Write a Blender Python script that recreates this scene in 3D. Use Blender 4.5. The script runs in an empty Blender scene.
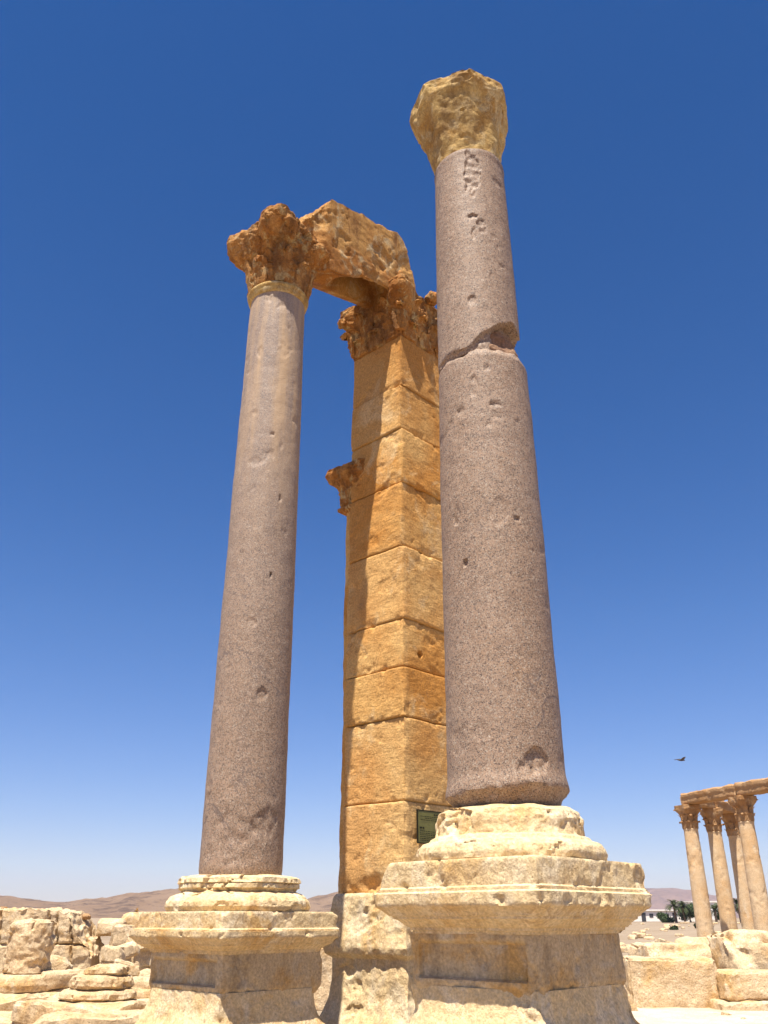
import bpy, bmesh, math, random
import numpy as np
from mathutils import Vector, Matrix, noise

R = math.radians
S = bpy.context.scene
COL = S.collection
EYE = 1.5                                   # eye height above the ground
FPX, PITCH = 861.7, R(25.337)
CP, SP = math.cos(PITCH), math.sin(PITCH)
ROT = R(-43.5)                              # the ruin's own axes: x = along the front row, y = into the building
U = Vector((math.cos(ROT), math.sin(ROT), 0)); V = Vector((-math.sin(ROT), math.cos(ROT), 0))

def at(px, py, Y):
    """point seen at photo pixel (px, py) at ground depth Y"""
    dx = (px-384)/FPX; dv = (512-py)/FPX
    k = CP-dv*SP
    return Vector((dx/k*Y, Y, (SP+dv*CP)/k*Y+EYE))

# ------------------------------------------------------------------ objects
def tag(o, label=None, cat=None, group=None, kind=None):
    if label: o['label'] = label
    if cat: o['category'] = cat
    if group: o['group'] = group
    if kind: o['kind'] = kind
    return o
def empty(name, loc, rz=0.0):
    o = bpy.data.objects.new(name, None); COL.objects.link(o)
    o.location = loc; o.rotation_euler = (0, 0, rz); o.empty_display_size = .3
    return o
def mesh_obj(name, vf, mat, parent=None, loc=(0,0,0), rz=0.0, sharp=38, smooth=True):
    v, f = vf
    me = bpy.data.meshes.new(name)
    me.from_pydata([tuple(p) for p in v], [], f); me.validate(); me.update()
    if smooth:
        me.polygons.foreach_set('use_smooth', [True]*len(me.polygons))
        me.set_sharp_from_angle(angle=R(sharp))
    if mat: me.materials.append(mat)
    o = bpy.data.objects.new(name, me); COL.objects.link(o)
    o.location = loc; o.rotation_euler = (0, 0, rz)
    if parent: o.parent = parent
    return o
def join(*parts):
    V_, F_ = [], []
    for v, f in parts:
        n = len(V_); V_ += list(v); F_ += [tuple(i+n for i in q) for q in f]
    return V_, F_
def move(vf, loc=(0,0,0), rot=(0,0,0), scale=(1,1,1)):
    M = Matrix.Translation(loc) @ Matrix.Rotation(rot[2],4,'Z') @ Matrix.Rotation(rot[1],4,'Y') @ Matrix.Rotation(rot[0],4,'X') @ Matrix.Diagonal((*scale,1))
    return [M @ Vector(p) for p in vf[0]], vf[1]
def copy_tree(o, parent=None):
    c = o.copy(); COL.objects.link(c)
    if parent: c.parent = parent
    for ch in list(o.children): copy_tree(ch, c)
    return c

# ------------------------------------------------------------------ noise
def N(p, s=1.0, seed=0.0):
    return noise.noise(Vector((p[0]*s+seed*7.13, p[1]*s+seed*3.71, p[2]*s-seed*5.3)))
def FR(p, s=1.0, seed=0.0, o=4):
    return noise.fractal(Vector((p[0]*s+seed*7.13, p[1]*s+seed*3.71, p[2]*s-seed*5.3)), .9, 2.1, o)
def ss(a, b, x):
    t = min(1, max(0, (x-a)/(b-a))); return t*t*(3-2*t)
def cellcrack(p, s, seed):
    d, _ = noise.voronoi(Vector((p[0]*s+seed*7.1, p[1]*s+seed*3.7, p[2]*s-seed*5.3)))
    return d[1]-d[0]

# ------------------------------------------------------------------ solids
def dens(profile, step):
    out = [profile[0]]
    for a, b in zip(profile, profile[1:]):
        n = max(1, int(math.hypot(b[0]-a[0], b[1]-a[1])/step+.5))
        for k in range(1, n+1):
            t = k/n; out.append((a[0]+(b[0]-a[0])*t, a[1]+(b[1]-a[1])*t))
    return out
def sweep(profile, n, disp=None, square=False, extra=0.0, caprings=3):
    """lathe (or square prism) of a (half width, z) profile, closed by caps"""
    plan = []
    if square:
        m = n//4
        for k in range(4):
            for i in range(m):
                t = -1+2*i/m
                plan.append([(t,-1,0,-1),(1,t,1,0),(-t,1,0,1),(-1,-t,-1,0)][k])
    else:
        for i in range(n):
            a = 2*math.pi*i/n; plan.append((math.cos(a), math.sin(a), math.cos(a), math.sin(a)))
    n = len(plan)
    rows = [(profile[0][0]*k/caprings, profile[0][1]) for k in range(1, caprings)]+list(profile)+[(profile[-1][0]*k/caprings, profile[-1][1]) for k in range(caprings-1, 0, -1)]
    vs = []
    nr = len(rows)
    for j, (r, z) in enumerate(rows):
        capz = -1 if j < caprings-1 else (1 if j >= nr-caprings+1 else 0)
        for (x, y, nx, ny) in plan:
            p = Vector((x*r, y*(r+extra*(r/max(profile[0][0],1e-6) if capz else 1)), z))
            if disp: p = p+disp(p, Vector((nx, ny, 0)) if not capz else Vector((0,0,capz)))
            vs.append(p)
    fs = []
    for j in range(nr-1):
        for i in range(n):
            a = j*n+i; b = j*n+(i+1)%n
            fs.append((a, b, b+n, a+n))
    c0 = len(vs); vs.append(sum((vs[i] for i in range(n)), Vector())/n)
    c1 = len(vs); vs.append(sum((vs[(nr-1)*n+i] for i in range(n)), Vector())/n)
    for i in range(n):
        fs.append((c0, (i+1)%n, i)); fs.append((c1, (nr-1)*n+i, (nr-1)*n+(i+1)%n))
    return vs, fs
def block(sx, sy, sz, cell):
    """closed box with a lattice of vertices on its faces, centred in x and y, base at z=0"""
    nx, ny, nz = (max(2, int(s/cell+.5)) for s in (sx, sy, sz))
    idx, vs, fs = {}, [], []
    def vid(i, j, k):
        q = (i, j, k)
        if q not in idx:
            idx[q] = len(vs); vs.append(Vector((-sx/2+sx*i/nx, -sy/2+sy*j/ny, sz*k/nz)))
        return idx[q]
    for i in range(nx):
        for j in range(ny):
            fs.append((vid(i,j,0), vid(i,j+1,0), vid(i+1,j+1,0), vid(i+1,j,0)))
            fs.append((vid(i,j,nz), vid(i+1,j,nz), vid(i+1,j+1,nz), vid(i,j+1,nz)))
    for i in range(nx):
        for k in range(nz):
            fs.append((vid(i,0,k), vid(i+1,0,k), vid(i+1,0,k+1), vid(i,0,k+1)))
            fs.append((vid(i,ny,k), vid(i,ny,k+1), vid(i+1,ny,k+1), vid(i+1,ny,k)))
    for j in range(ny):
        for k in range(nz):
            fs.append((vid(0,j,k), vid(0,j,k+1), vid(0,j+1,k+1), vid(0,j+1,k)))
            fs.append((vid(nx,j,k), vid(nx,j+1,k), vid(nx,j+1,k+1), vid(nx,j,k+1)))
    return vs, fs
def clip(vf, n, d, rough=.02, seed=1, s=6):
    """break away whatever lies beyond the plane n.p = d, leaving a rough face"""
    n = Vector(n).normalized(); out = []
    for p in vf[0]:
        lim = d+rough*FR(p, s, seed)
        e = n.dot(p)-lim
        out.append(p-n*e if e > 0 else p)
    return out, vf[1]
def weather(vf, half, amp=.02, rnd=.05, seed=0, s=3.0, fine=.008):
    """round the edges of a block unevenly and roughen it; half = half sizes, base at z=0"""
    out = []
    hx, hy, hz = half
    for p in vf[0]:
        q = Vector((p.x/hx, p.y/hy, (p.z-hz)/hz))
        ex, ey, ez = hx-abs(p.x), hy-abs(p.y), hz-abs(p.z-hz)
        e = sorted((ex, ey, ez))
        r = rnd*(1+1.3*N(p, 2.3, seed+9)+.6*N(p, 7, seed+4))
        r = max(r, .004)
        o = Vector(p)
        d1, d2 = e[0], e[1]
        if d2 < r:
            a = (r-d2)/r; b = (r-d1)/r
            k = r*(1-math.sqrt(max(0, 1-a*a)))
            dirv = Vector((-math.copysign(1, q.x) if ex <= e[1]+1e-9 else 0, -math.copysign(1, q.y) if ey <= e[1]+1e-9 else 0, -math.copysign(1, q.z) if ez <= e[1]+1e-9 else 0))
            if dirv.length: o = o+dirv.normalized()*k*.75
        nv = noise.noise_vector(Vector((p.x*s+seed*3.3, p.y*s-seed*1.7, p.z*s+seed)))
        o = o+nv*amp+noise.noise_vector(Vector((p.x*s*5+seed, p.y*s*5, p.z*s*5-seed)))*fine
        out.append(o)
    return out, vf[1]
def rock(sx, sy, sz, seed, cell=.06, cuts=7, amp=.04, rnd=.06, fine=.014):
    rg = random.Random(seed)
    vf = block(sx, sy, sz, cell)
    for k in range(cuts):
        a = rg.uniform(0, 6.283); e = rg.uniform(-.1, 1.1)
        n = Vector((math.cos(a)*math.cos(e)/sx, math.sin(a)*math.cos(e)/sy, math.sin(e)/sz)).normalized()
        sup = (abs(n.x)*sx/2+abs(n.y)*sy/2+max(0, n.z)*sz)
        vf = clip(vf, n, sup*rg.uniform(.72, .95), .025, seed+k, 5)
    return weather(vf, (sx/2, sy/2, sz/2), amp, rnd, seed, 2.6, fine)

# ------------------------------------------------------------------ materials
class NT:
    def __init__(s, name, rough=.9, spec=.15):
        s.m = bpy.data.materials.new(name); s.m.use_nodes = True
        s.t = s.m.node_tree; s.t.nodes.clear()
        s.out = s.n('ShaderNodeOutputMaterial'); s.b = s.n('ShaderNodeBsdfPrincipled')
        s.b.inputs['Roughness'].default_value = rough; s.b.inputs['Specular IOR Level'].default_value = spec
        s.l(s.b.outputs[0], s.out.inputs[0])
        tc = s.n('ShaderNodeTexCoord'); oi = s.n('ShaderNodeObjectInfo')
        sc = s.n('ShaderNodeVectorMath', operation='SCALE'); sc.inputs[0].default_value = (13.1, 7.7, 5.3); s.l(oi.outputs['Random'], sc.inputs['Scale'])
        ad = s.n('ShaderNodeVectorMath', operation='ADD'); s.l(tc.outputs['Object'], ad.inputs[0]); s.l(sc.outputs[0], ad.inputs[1])
        s.co = ad.outputs[0]; s.raw = tc.outputs['Object']; s.bumps = []
    def n(s, t, **k):
        x = s.t.nodes.new(t)
        for a, b in k.items(): setattr(x, a, b)
        return x
    def l(s, a, b): s.t.links.new(a, b)
    def mapping(s, scale=(1,1,1), rot=(0,0,0)):
        m = s.n('ShaderNodeMapping'); s.l(s.co, m.inputs[0]); m.inputs['Scale'].default_value = scale; m.inputs['Rotation'].default_value = rot
        return m.outputs[0]
    def noise(s, scale, detail=4, rough=.55, dist=0.0, co=None):
        x = s.n('ShaderNodeTexNoise'); s.l(co or s.co, x.inputs['Vector'])
        x.inputs['Scale'].default_value = scale; x.inputs['Detail'].default_value = detail; x.inputs['Roughness'].default_value = rough; x.inputs['Distortion'].default_value = dist
        return x.outputs[0]
    def voro(s, scale, feature='F1', co=None, out='Distance'):
        x = s.n('ShaderNodeTexVoronoi', feature=feature); s.l(co or s.co, x.inputs['Vector']); x.inputs['Scale'].default_value = scale
        return x.outputs[out]
    def rng(s, v, a, b, c=0.0, d=1.0):
        x = s.n('ShaderNodeMapRange'); s.l(v, x.inputs[0])
        for i, q in enumerate((a, b, c, d)): x.inputs[i+1].default_value = q
        return x.outputs[0]
    def mix(s, fac, a, b, mode='MIX'):
        x = s.n('ShaderNodeMix', data_type='RGBA', blend_type=mode)
        for sock, val in ((x.inputs[0], fac), (x.inputs[6], a), (x.inputs[7], b)):
            if hasattr(val, 'is_linked'): s.l(val, sock)
            elif isinstance(val, tuple): sock.default_value = (*val, 1)
            else: sock.default_value = val
        return x.outputs[2]
    def math(s, op, a, b):
        x = s.n('ShaderNodeMath', operation=op)
        for i, v in enumerate((a, b)):
            if hasattr(v, 'is_linked'): s.l(v, x.inputs[i])
            else: x.inputs[i].default_value = v
        return x.outputs[0]
    def bump(s, h, strength, dist):
        s.bumps.append((h, strength, dist))
    def done(s, color):
        if hasattr(color, 'is_linked'): s.l(color, s.b.inputs['Base Color'])
        else: s.b.inputs['Base Color'].default_value = (*color, 1)
        prev = None
        for h, st, d in s.bumps:
            x = s.n('ShaderNodeBump'); s.l(h, x.inputs['Height']); x.inputs['Strength'].default_value = st; x.inputs['Distance'].default_value = d
            if prev: s.l(prev, x.inputs['Normal'])
            prev = x.outputs[0]
        if prev: s.l(prev, s.b.inputs['Normal'])
        return s.m

def limestone(name, base, warm, pale, dark, big=.9, warm_at=(.42,.62), pale_at=(.55,.7), dark_at=(.58,.72), pit=.5, tool=0.0, bump=.6, tint=False):
    t = NT(name)
    c = t.mix(t.rng(t.noise(big, 6, .6, .4), *warm_at), base, warm)
    c = t.mix(t.rng(t.noise(big*2.3, 7, .65, .8, t.mapping((1,1,.8), (.4,.2,1.2))), *pale_at), c, pale)
    c = t.mix(t.rng(t.noise(1.6, 6, .65, .3, t.mapping((2.2,2.2,.55))), *dark_at, 0, .8), c, dark)
    if tint:
        at_ = t.n('ShaderNodeAttribute'); at_.attribute_name = 'block_tone'
        sp_ = t.n('ShaderNodeSeparateColor'); t.l(at_.outputs['Color'], sp_.inputs[0])
        c = t.mix(t.rng(sp_.outputs[0], 0, 1, 0, .75), c, t.mix(.6, warm, dark))
        c = t.mix(t.rng(sp_.outputs[1], 0, 1, 0, .8), c, pale)
    f = t.noise(38, 5, .7)
    c = t.mix(1.0, c, t.mix(t.rng(f, .3, .7), (.64,.61,.58), (1.17,1.16,1.15)), 'MULTIPLY')
    pits = t.rng(t.voro(16), .0, .16, 0, 1)
    pmask = t.rng(t.noise(4, 3), .5, .62)
    ph = t.math('MAXIMUM', pits, t.math('SUBTRACT', 1.0, pmask))
    c = t.mix(t.math('MULTIPLY', t.math('SUBTRACT', 1.0, ph), .7), c, dark)
    cr = t.math('ABSOLUTE', t.math('SUBTRACT', t.noise(2.6, 6, .6, .8), .5), 0)                 # fine cracks
    cm = t.math('MULTIPLY', t.rng(cr, .012, .003), t.rng(t.noise(1.7, 3), .50, .58))
    c = t.mix(t.math('MULTIPLY', cm, .6), c, dark)
    t.bump(cm, -.5, .02)
    t.bump(t.noise(7, 7, .65), bump, .06)
    t.bump(t.noise(55, 4, .7), bump*.7, .012)
    t.bump(ph, pit, .02)
    if tool:
        t.bump(t.noise(9, 5, .6, .5, t.mapping((.6,.6,2.6), (.5,.45,.6))), tool*.7, .03)
        t.bump(t.noise(5, 5, .6, .3), .35, .04)
    return t.done(c)

LIME_PIER = limestone('ochre_limestone', (.71,.425,.150), (.60,.275,.062), (.80,.58,.30), (.32,.155,.055), .8, tool=.45, pit=.3, bump=.35, dark_at=(.60,.8), tint=True)
LIME_CAP = limestone('rusty_limestone', (.53,.27,.085), (.37,.15,.036), (.60,.43,.20), (.16,.072,.027), 2.4, (.40,.6), (.53,.64), (.47,.64), bump=.8)
LIME_BEAM = limestone('rusty_grey_limestone', (.49,.265,.082), (.38,.16,.038), (.53,.40,.22), (.17,.072,.025), 1.3, (.42,.58), (.54,.66), (.50,.68), pit=.25, bump=.25)
LIME_YEL = limestone('yellow_limestone', (.57,.39,.15), (.44,.25,.075), (.64,.50,.27), (.25,.15,.06), 2.2, (.46,.62), (.5,.66), (.52,.68), bump=.5, pit=.4)
LIME_PED = limestone('cream_limestone', (.74,.56,.31), (.64,.41,.17), (.80,.66,.44), (.42,.28,.16), 1.4, (.50,.66), (.48,.66), (.58,.74))
LIME_DIE = limestone('weathered_grey_limestone', (.61,.465,.28), (.60,.37,.14), (.68,.57,.40), (.36,.26,.15), 1.8, (.50,.64), (.50,.68), (.52,.68))
LIME_RUB = limestone('pale_rubble_limestone', (.68,.51,.31), (.62,.40,.18), (.78,.64,.44), (.38,.25,.14), 1.5, (.48,.64), (.50,.68), (.56,.74), pit=.8, bump=.9)
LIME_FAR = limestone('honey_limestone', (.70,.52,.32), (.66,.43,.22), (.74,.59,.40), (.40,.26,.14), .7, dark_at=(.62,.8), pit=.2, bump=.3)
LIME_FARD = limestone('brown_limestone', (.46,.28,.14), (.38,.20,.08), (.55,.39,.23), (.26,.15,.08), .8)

def granite(name, stain=None):
    t = NT(name, .62, .25)
    big = t.noise(.55, 5, .6, .5)
    c = t.mix(t.rng(big, .38, .62), (.285,.188,.120), (.325,.232,.165))
    c = t.mix(t.rng(t.noise(1.5, 6, .7, .6), .54, .70, 0, .6), c, (.33,.20,.105))
    c = t.mix(t.rng(t.noise(2.2, 7, .7, 1.2, t.mapping((.6,.6,1.6), (.3,.5,0))), .60, .70, 0, .6), c, (.160,.118,.095))
    c = t.mix(t.rng(t.noise(1.1, 5, .6, .3, t.mapping((3,3,.22))), .56, .72, 0, .45), c, (.19,.135,.105))     # run-off streaks
    for sc_, lo in ((165, .16), (95, .06)):
        sep = t.n('ShaderNodeSeparateColor'); t.l(t.voro(sc_, 'F1', None, 'Color'), sep.inputs[0]); k = sep.outputs[0]
        c = t.mix(t.rng(k, 1-2*lo, 1-2*lo+.02), c, (.38,.25,.165))
        c = t.mix(t.rng(k, 1-.7*lo, 1-.7*lo+.01), c, (.42,.34,.26))
        c = t.mix(t.rng(k, lo, lo-.01), c, (.14,.10,.08))
    vein = t.math('ABSOLUTE', t.math('SUBTRACT', t.noise(.8, 5, .62, .9), .5), 0)
    vm = t.math('MULTIPLY', t.rng(vein, .010, .002), t.rng(t.noise(.9, 3), .50, .60))
    c = t.mix(t.math('MULTIPLY', vm, .55), c, (.10,.08,.08))
    c = t.mix(1.0, c, t.mix(t.rng(t.noise(22, 4, .7), .3, .7), (.78,.77,.76), (1.14,1.13,1.12)), 'MULTIPLY')
    t.bump(vm, -.3, .01)
    if stain:                                # lime washed down from the capital
        sx = t.n('ShaderNodeSeparateXYZ'); t.l(t.raw, sx.inputs[0])
        z = t.rng(sx.outputs[2], stain[0], stain[1])
        m = t.math('MULTIPLY', z, t.rng(t.noise(3.2, 4, .6, .2, t.mapping((1.4,1.4,.12))), .42, .62))
        c = t.mix(m, c, (.52,.33,.16))
        c = t.mix(t.math('MULTIPLY', t.rng(sx.outputs[2], stain[0]-3.2, stain[1]), .30), c, (.40,.335,.29))
    t.bump(t.noise(9, 6, .65), .35, .02)
    t.bump(t.noise(70, 3, .6), .45, .006)
    pm = t.rng(t.noise(3.3, 5, .6, .5), .69, .74)
    t.bump(t.math('MULTIPLY', pm, -1.0), .4, .012)
    return t.done(c)
GRAN_L = granite('grey_pink_granite_washed', (5.6, 8.3))
GRAN_R = granite('grey_pink_granite')
GRAN_B = None
def gran_break():
    t = NT('broken_granite', .95, .1)
    c = t.mix(t.rng(t.noise(4, 6, .7), .35, .65), (.40,.24,.14), (.30,.17,.11))
    c = t.mix(1.0, c, t.mix(t.rng(t.noise(45, 4, .7), .3, .7), (.6,.6,.6), (1.2,1.2,1.2)), 'MULTIPLY')
    t.bump(t.noise(12, 6, .7), .9, .05); t.bump(t.noise(60, 4, .7), .6, .01)
    return t.done(c)
GRAN_B = gran_break()

def ground_mat():
    t = NT('dusty_ground', .95, .05)
    c = t.mix(t.rng(t.noise(.05, 6, .6), .35, .65), (.27,.20,.135), (.32,.245,.17))
    c = t.mix(t.rng(t.noise(.6, 8, .7, .4), .45, .7), c, (.38,.30,.22))
    c = t.mix(t.rng(t.noise(3.2, 7, .7), .58, .72, 0, .7), c, (.20,.14,.09))
    c = t.mix(1.0, c, t.mix(t.rng(t.noise(30, 5, .7), .3, .7), (.78,.77,.76), (1.1,1.1,1.1)), 'MULTIPLY')
    t.bump(t.noise(2.5, 8, .65), .5, .08); t.bump(t.noise(30, 5, .7), .6, .02)
    return t.done(c)
def hill_mat(name, a, b, d):
    t = NT(name, .95, .05)
    c = t.mix(t.rng(t.noise(.006, 8, .7), .4, .6), a, b)
    c = t.mix(t.rng(t.noise(.022, 8, .75, .5), .50, .60, 0, .9), c, d)
    t.bump(t.noise(.03, 8, .7), 1.0, 12)
    return t.done(c)
def plain(name, col, rough=.8, var=.25, scale=6, spec=.2):
    t = NT(name, rough, spec)
    c = t.mix(1.0, col, t.mix(t.rng(t.noise(scale, 6, .65), .3, .7), (1-var,)*3, (1+var*.6,)*3), 'MULTIPLY')
    t.bump(t.noise(scale*5, 4), .3, .01)
    return t.done(c)
M_GROUND = ground_mat()
M_HILL = hill_mat('brown_hill', (.27,.18,.115), (.22,.14,.085), (.11,.072,.052))
M_MOUNT = hill_mat('far_mountain', (.25,.155,.115), (.20,.125,.095), (.13,.085,.07))
M_PALM = plain('palm_leaf', (.065,.085,.03), .6, .5, 2)
M_SHRUB = plain('shrub_leaf', (.05,.075,.028), .65, .5, 2)
M_TRUNK = plain('palm_trunk', (.16,.11,.075), .9, .4, 5)
M_WALL = plain('white_render', (.80,.75,.68), .9, .08, 1)
M_WIN = plain('dark_window', (.05,.05,.055), .3, .2, 2, .5)
M_PLATE = plain('green_metal_plate', (.17,.16,.046), .55, .22, 9, .3)
M_INK = plain('dark_lettering', (.018,.016,.008), .6, .1, 20)
M_BIRD = plain('bird_feathers', (.10,.08,.07), .8, .4, 30)

# ------------------------------------------------------------------ world, sun, camera
PHI = R(24.0); ELEV = R(69.5)
H = V*math.cos(PHI)-U*math.sin(PHI)          # horizontal travel of the light
LDIR = Vector((H.x*math.cos(ELEV), H.y*math.cos(ELEV), -math.sin(ELEV)))
w = bpy.data.worlds.new('World'); S.world = w; w.use_nodes = True
wt = w.node_tree; wt.nodes.clear()
wo = wt.nodes.new('ShaderNodeOutputWorld'); bg = wt.nodes.new('ShaderNodeBackground'); sky = wt.nodes.new('ShaderNodeTexSky')
sky.sky_type = 'NISHITA'; sky.sun_disc = False; sky.sun_elevation = ELEV; sky.sun_rotation = math.atan2(-H.x, -H.y)
sky.air_density = 1.0; sky.dust_density = .3; sky.ozone_density = 2.5; sky.altitude = 400
hs = wt.nodes.new('ShaderNodeHueSaturation'); hs.inputs['Hue'].default_value = .510; hs.inputs['Saturation'].default_value = 1.36
wt.links.new(sky.outputs[0], hs.inputs['Color']); 
wtc = wt.nodes.new('ShaderNodeTexCoord'); wsp = wt.nodes.new('ShaderNodeSeparateXYZ'); wrp = wt.nodes.new('ShaderNodeValToRGB'); wmx = wt.nodes.new('ShaderNodeMix')
wt.links.new(wtc.outputs['Generated'], wsp.inputs[0]); wt.links.new(wsp.outputs[2], wrp.inputs[0])
wrp.color_ramp.elements[0].position = 0.0; wrp.color_ramp.elements[0].color = (1.02,.93,1.14,1)
wrp.color_ramp.elements[1].position = .75; wrp.color_ramp.elements[1].color = (.80,.97,.98,1)
e_ = wrp.color_ramp.elements.new(.30); e_.color = (1.20,1.10,1.12,1)
wmx.data_type = 'RGBA'; wmx.blend_type = 'MULTIPLY'; wmx.inputs[0].default_value = 1.0
wt.links.new(hs.outputs[0], wmx.inputs[6]); wt.links.new(wrp.outputs[0], wmx.inputs[7]); wt.links.new(wmx.outputs[2], bg.inputs[0]); wt.links.new(bg.outputs[0], wo.inputs[0])
bg.inputs[1].default_value = .066
sl = bpy.data.lights.new('sun', 'SUN'); sl.energy = 5.0; sl.angle = R(.5); sl.color = (1.0, .94, .84)
so = bpy.data.objects.new('sun', sl); COL.objects.link(so); so.rotation_euler = LDIR.to_track_quat('-Z', 'Y').to_euler(); so.location = (-10,-20,40)
cd = bpy.data.cameras.new('camera'); co = bpy.data.objects.new('camera', cd); COL.objects.link(co); S.camera = co
cd.sensor_fit = 'VERTICAL'; cd.sensor_height = 24; cd.sensor_width = 24; cd.lens = 24*FPX/1024; cd.clip_end = 30000; cd.clip_start = .1
co.location = (0,0,EYE); co.rotation_euler = (R(90)+PITCH, 0, 0)
vs = S.view_settings; vs.view_transform = 'Standard'; vs.look = 'None'; vs.exposure = .9; vs.gamma = 1
S.cycles.use_denoising = True; S.cycles.max_bounces = 8; S.cycles.diffuse_bounces = 2
S.cycles.use_adaptive_sampling = True; S.cycles.adaptive_threshold = .015

# ------------------------------------------------------------------ capitals
def capital(r0, h, mid, horn, seed, square=False, leaves=1.0, nt=128, nz=56, rough=.03, extra=0, hornw=None, flare=.10):
    """corinthian capital worn by weather: bell, two leaf rows, corner horns, hollow sided abacus"""
    vs, fs = [], []
    hornw = hornw or [1, 1, 1, 1]
    for j in range(nz+1):
        t = j/nz
        for i in range(nt):
            a = 2*math.pi*i/nt
            ca, sa = math.cos(a), math.sin(a)
            sq = 1/max(abs(ca), abs(sa)) if square else 1.0
            diag = abs(math.sin(2*a))                        # 1 on the diagonals
            hw = hornw[int(a/(math.pi/2)) % 4]
            bell = r0*sq*(1+flare*t+.16*t**3)
            lf = 0.0
            if t < .40:
                u = t/.40
                lf = (.03+.10*u**3)*abs(math.cos(4*a))**.6*(1 if u < .97 else .6)
            elif t < .70:
                u = (t-.40)/.30
                lf = (.02+.10*u**2.5)*abs(math.sin(4*a))**.6
            elif t < .86:
                u = (t-.7)/.16
                lf = .07*abs(math.cos(4*a+.4))**2*(1-u)
            lf *= leaves*r0*1.6
            lf += leaves*.018*math.cos(26*a+3*N((ca*2, sa*2, t*4), 1, seed))*r0*(1-ss(.75, .85, t))
            ab = mid+(horn*hw-mid)*diag**(3.0 if not square else 5.0)
            if square: ab = max(ab, r0*sq*1.02)
            k = ss(.50, .90, t)
            kh = ss(.45, .86, t)
            r = (bell+lf)*(1-k)+ab*k if diag < .6 else (bell+lf)*(1-kh)+ab*kh
            p = Vector((ca*r, sa*r, t*h))
            q = FR(p, 4.5, seed)*rough+FR(p, 13, seed+3)*rough*.5
            r2 = r+q-rough*.6*(1-ss(0, .10, abs(FR(p, 2.4, seed+31))))
            if extra: p = Vector((ca*r2, sa*r2+math.copysign(extra, sa)*min(1, abs(sa)*6), t*h))
            else: p = Vector((ca*r2, sa*r2, t*h))
            p.z += N(p, 5, seed+7)*rough*.8*ss(0, .2, t)
            vs.append(p)
    # top: abacus lip then a broken upper face
    for j in range(nz):
        for i in range(nt):
            a = j*nt+i; b = j*nt+(i+1) % nt
            fs.append((a, b, b+nt, a+nt))
    base = nz*nt
    rings = 5
    prev = base
    for k in range(1, rings):
        st = len(vs)
        for i in range(nt):
            p = vs[base+i].copy(); s_ = 1-k/rings
            p = Vector((p.x*s_, p.y*s_, h+.0+FR((p.x*s_, p.y*s_, h), 4, seed+5)*.05))
            vs.append(p)
        for i in range(nt):
            fs.append((prev+i, prev+(i+1) % nt, st+(i+1) % nt, st+i))
        prev = st
    c = len(vs); vs.append(Vector((0,0,h)))
    for i in range(nt): fs.append((c, prev+i, prev+(i+1) % nt))
    c = len(vs); vs.append(Vector((0,0,0)))
    for i in range(nt): fs.append((c, (i+1) % nt, i))
    return vs, fs
def leaf(place, z0, h, w, curl, seed, th=.03, nu=13, nv=9, wear=1.0, rel=.02):
    '''an acanthus leaf: lobed tongue with a raised rib whose tip curls out; place(out, lateral, z) puts it on the bell'''
    rg_ = random.Random(seed); cut = 1-.30*wear*rg_.random(); nz_ = wear*.012
    fr_, bk = [], []
    for i in range(nu+1):
        t = i/nu*cut
        half = w*.5*(.62+.5*math.sin(math.pi*min(1, t*.9+.08)))*(1 if t < .7 else math.sqrt(max(.03, 1-((t-.7)/.31)**2)))*(.86+.2*abs(math.sin(t*15)))
        for k in range(nv+1):
            q = -1+2*k/nv
            out = .012+.05*t*h+curl*ss(.55, 1.0, t)**1.4+rel*(1-abs(q))**.6+rel*.5*math.cos(q*9)*t
            z = z0+h*(t-.32*ss(.82, 1.0, t))-.05*h*abs(q)*ss(.3, 1, t)
            p = (q*half, out, z)
            o = nz_*noise.noise(Vector((q*4+seed, t*7, seed*.37)))*2
            fr_.append(place(out+o, q*half, z)); bk.append(place(max(-.02, out+o-th*(1.3-.6*t)), q*half*.94, z-.008))
    m = nv+1; n_ = len(fr_); vs = fr_+bk; fs = []
    for i in range(nu):
        for k in range(nv):
            a = i*m+k
            fs.append((a, a+1, a+1+m, a+m)); fs.append((n_+a, n_+a+m, n_+a+1+m, n_+a+1))
    ring = [k for k in range(m)]+[i*m+nv for i in range(1, nu+1)]+[nu*m+k for k in range(nv-1, -1, -1)]+[i*m for i in range(nu-1, 0, -1)]
    for a, b in zip(ring, ring[1:]+ring[:1]): fs.append((a, n_+a, n_+b, b))
    return vs, fs
def round_place(rb, a):
    def f(out, lat, z):
        r = rb(z)+out; b = a+lat/max(.1, r)
        return Vector((math.cos(b)*r, math.sin(b)*r, z))
    return f
def flat_place(n, c, hwz, n2=None):
    n = Vector(n); t = Vector((-n.y, n.x, 0))
    return lambda out, lat, z: n*(hwz(z)+out)+t*(c+lat)+Vector((0,0,z))
def ball(r, seed, loc, sc=(1,1,1), n=14, rough=.25):
    vs, fs = [], []
    for j in range(n+1):
        b = -math.pi/2+math.pi*j/n
        for i in range(2*n):
            a = math.pi*i/n
            p = Vector((math.cos(a)*math.cos(b), math.sin(a)*math.cos(b), math.sin(b)))
            k = r*(1+rough*FR(p, 1.6, seed)+rough*.4*N(p, 5, seed))
            vs.append(Vector((p.x*k*sc[0]+loc[0], p.y*k*sc[1]+loc[1], p.z*k*sc[2]+loc[2])))
    m = 2*n
    for j in range(n):
        for i in range(m):
            fs.append((j*m+i, j*m+(i+1) % m, (j+1)*m+(i+1) % m, (j+1)*m+i))
    return vs, fs

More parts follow.
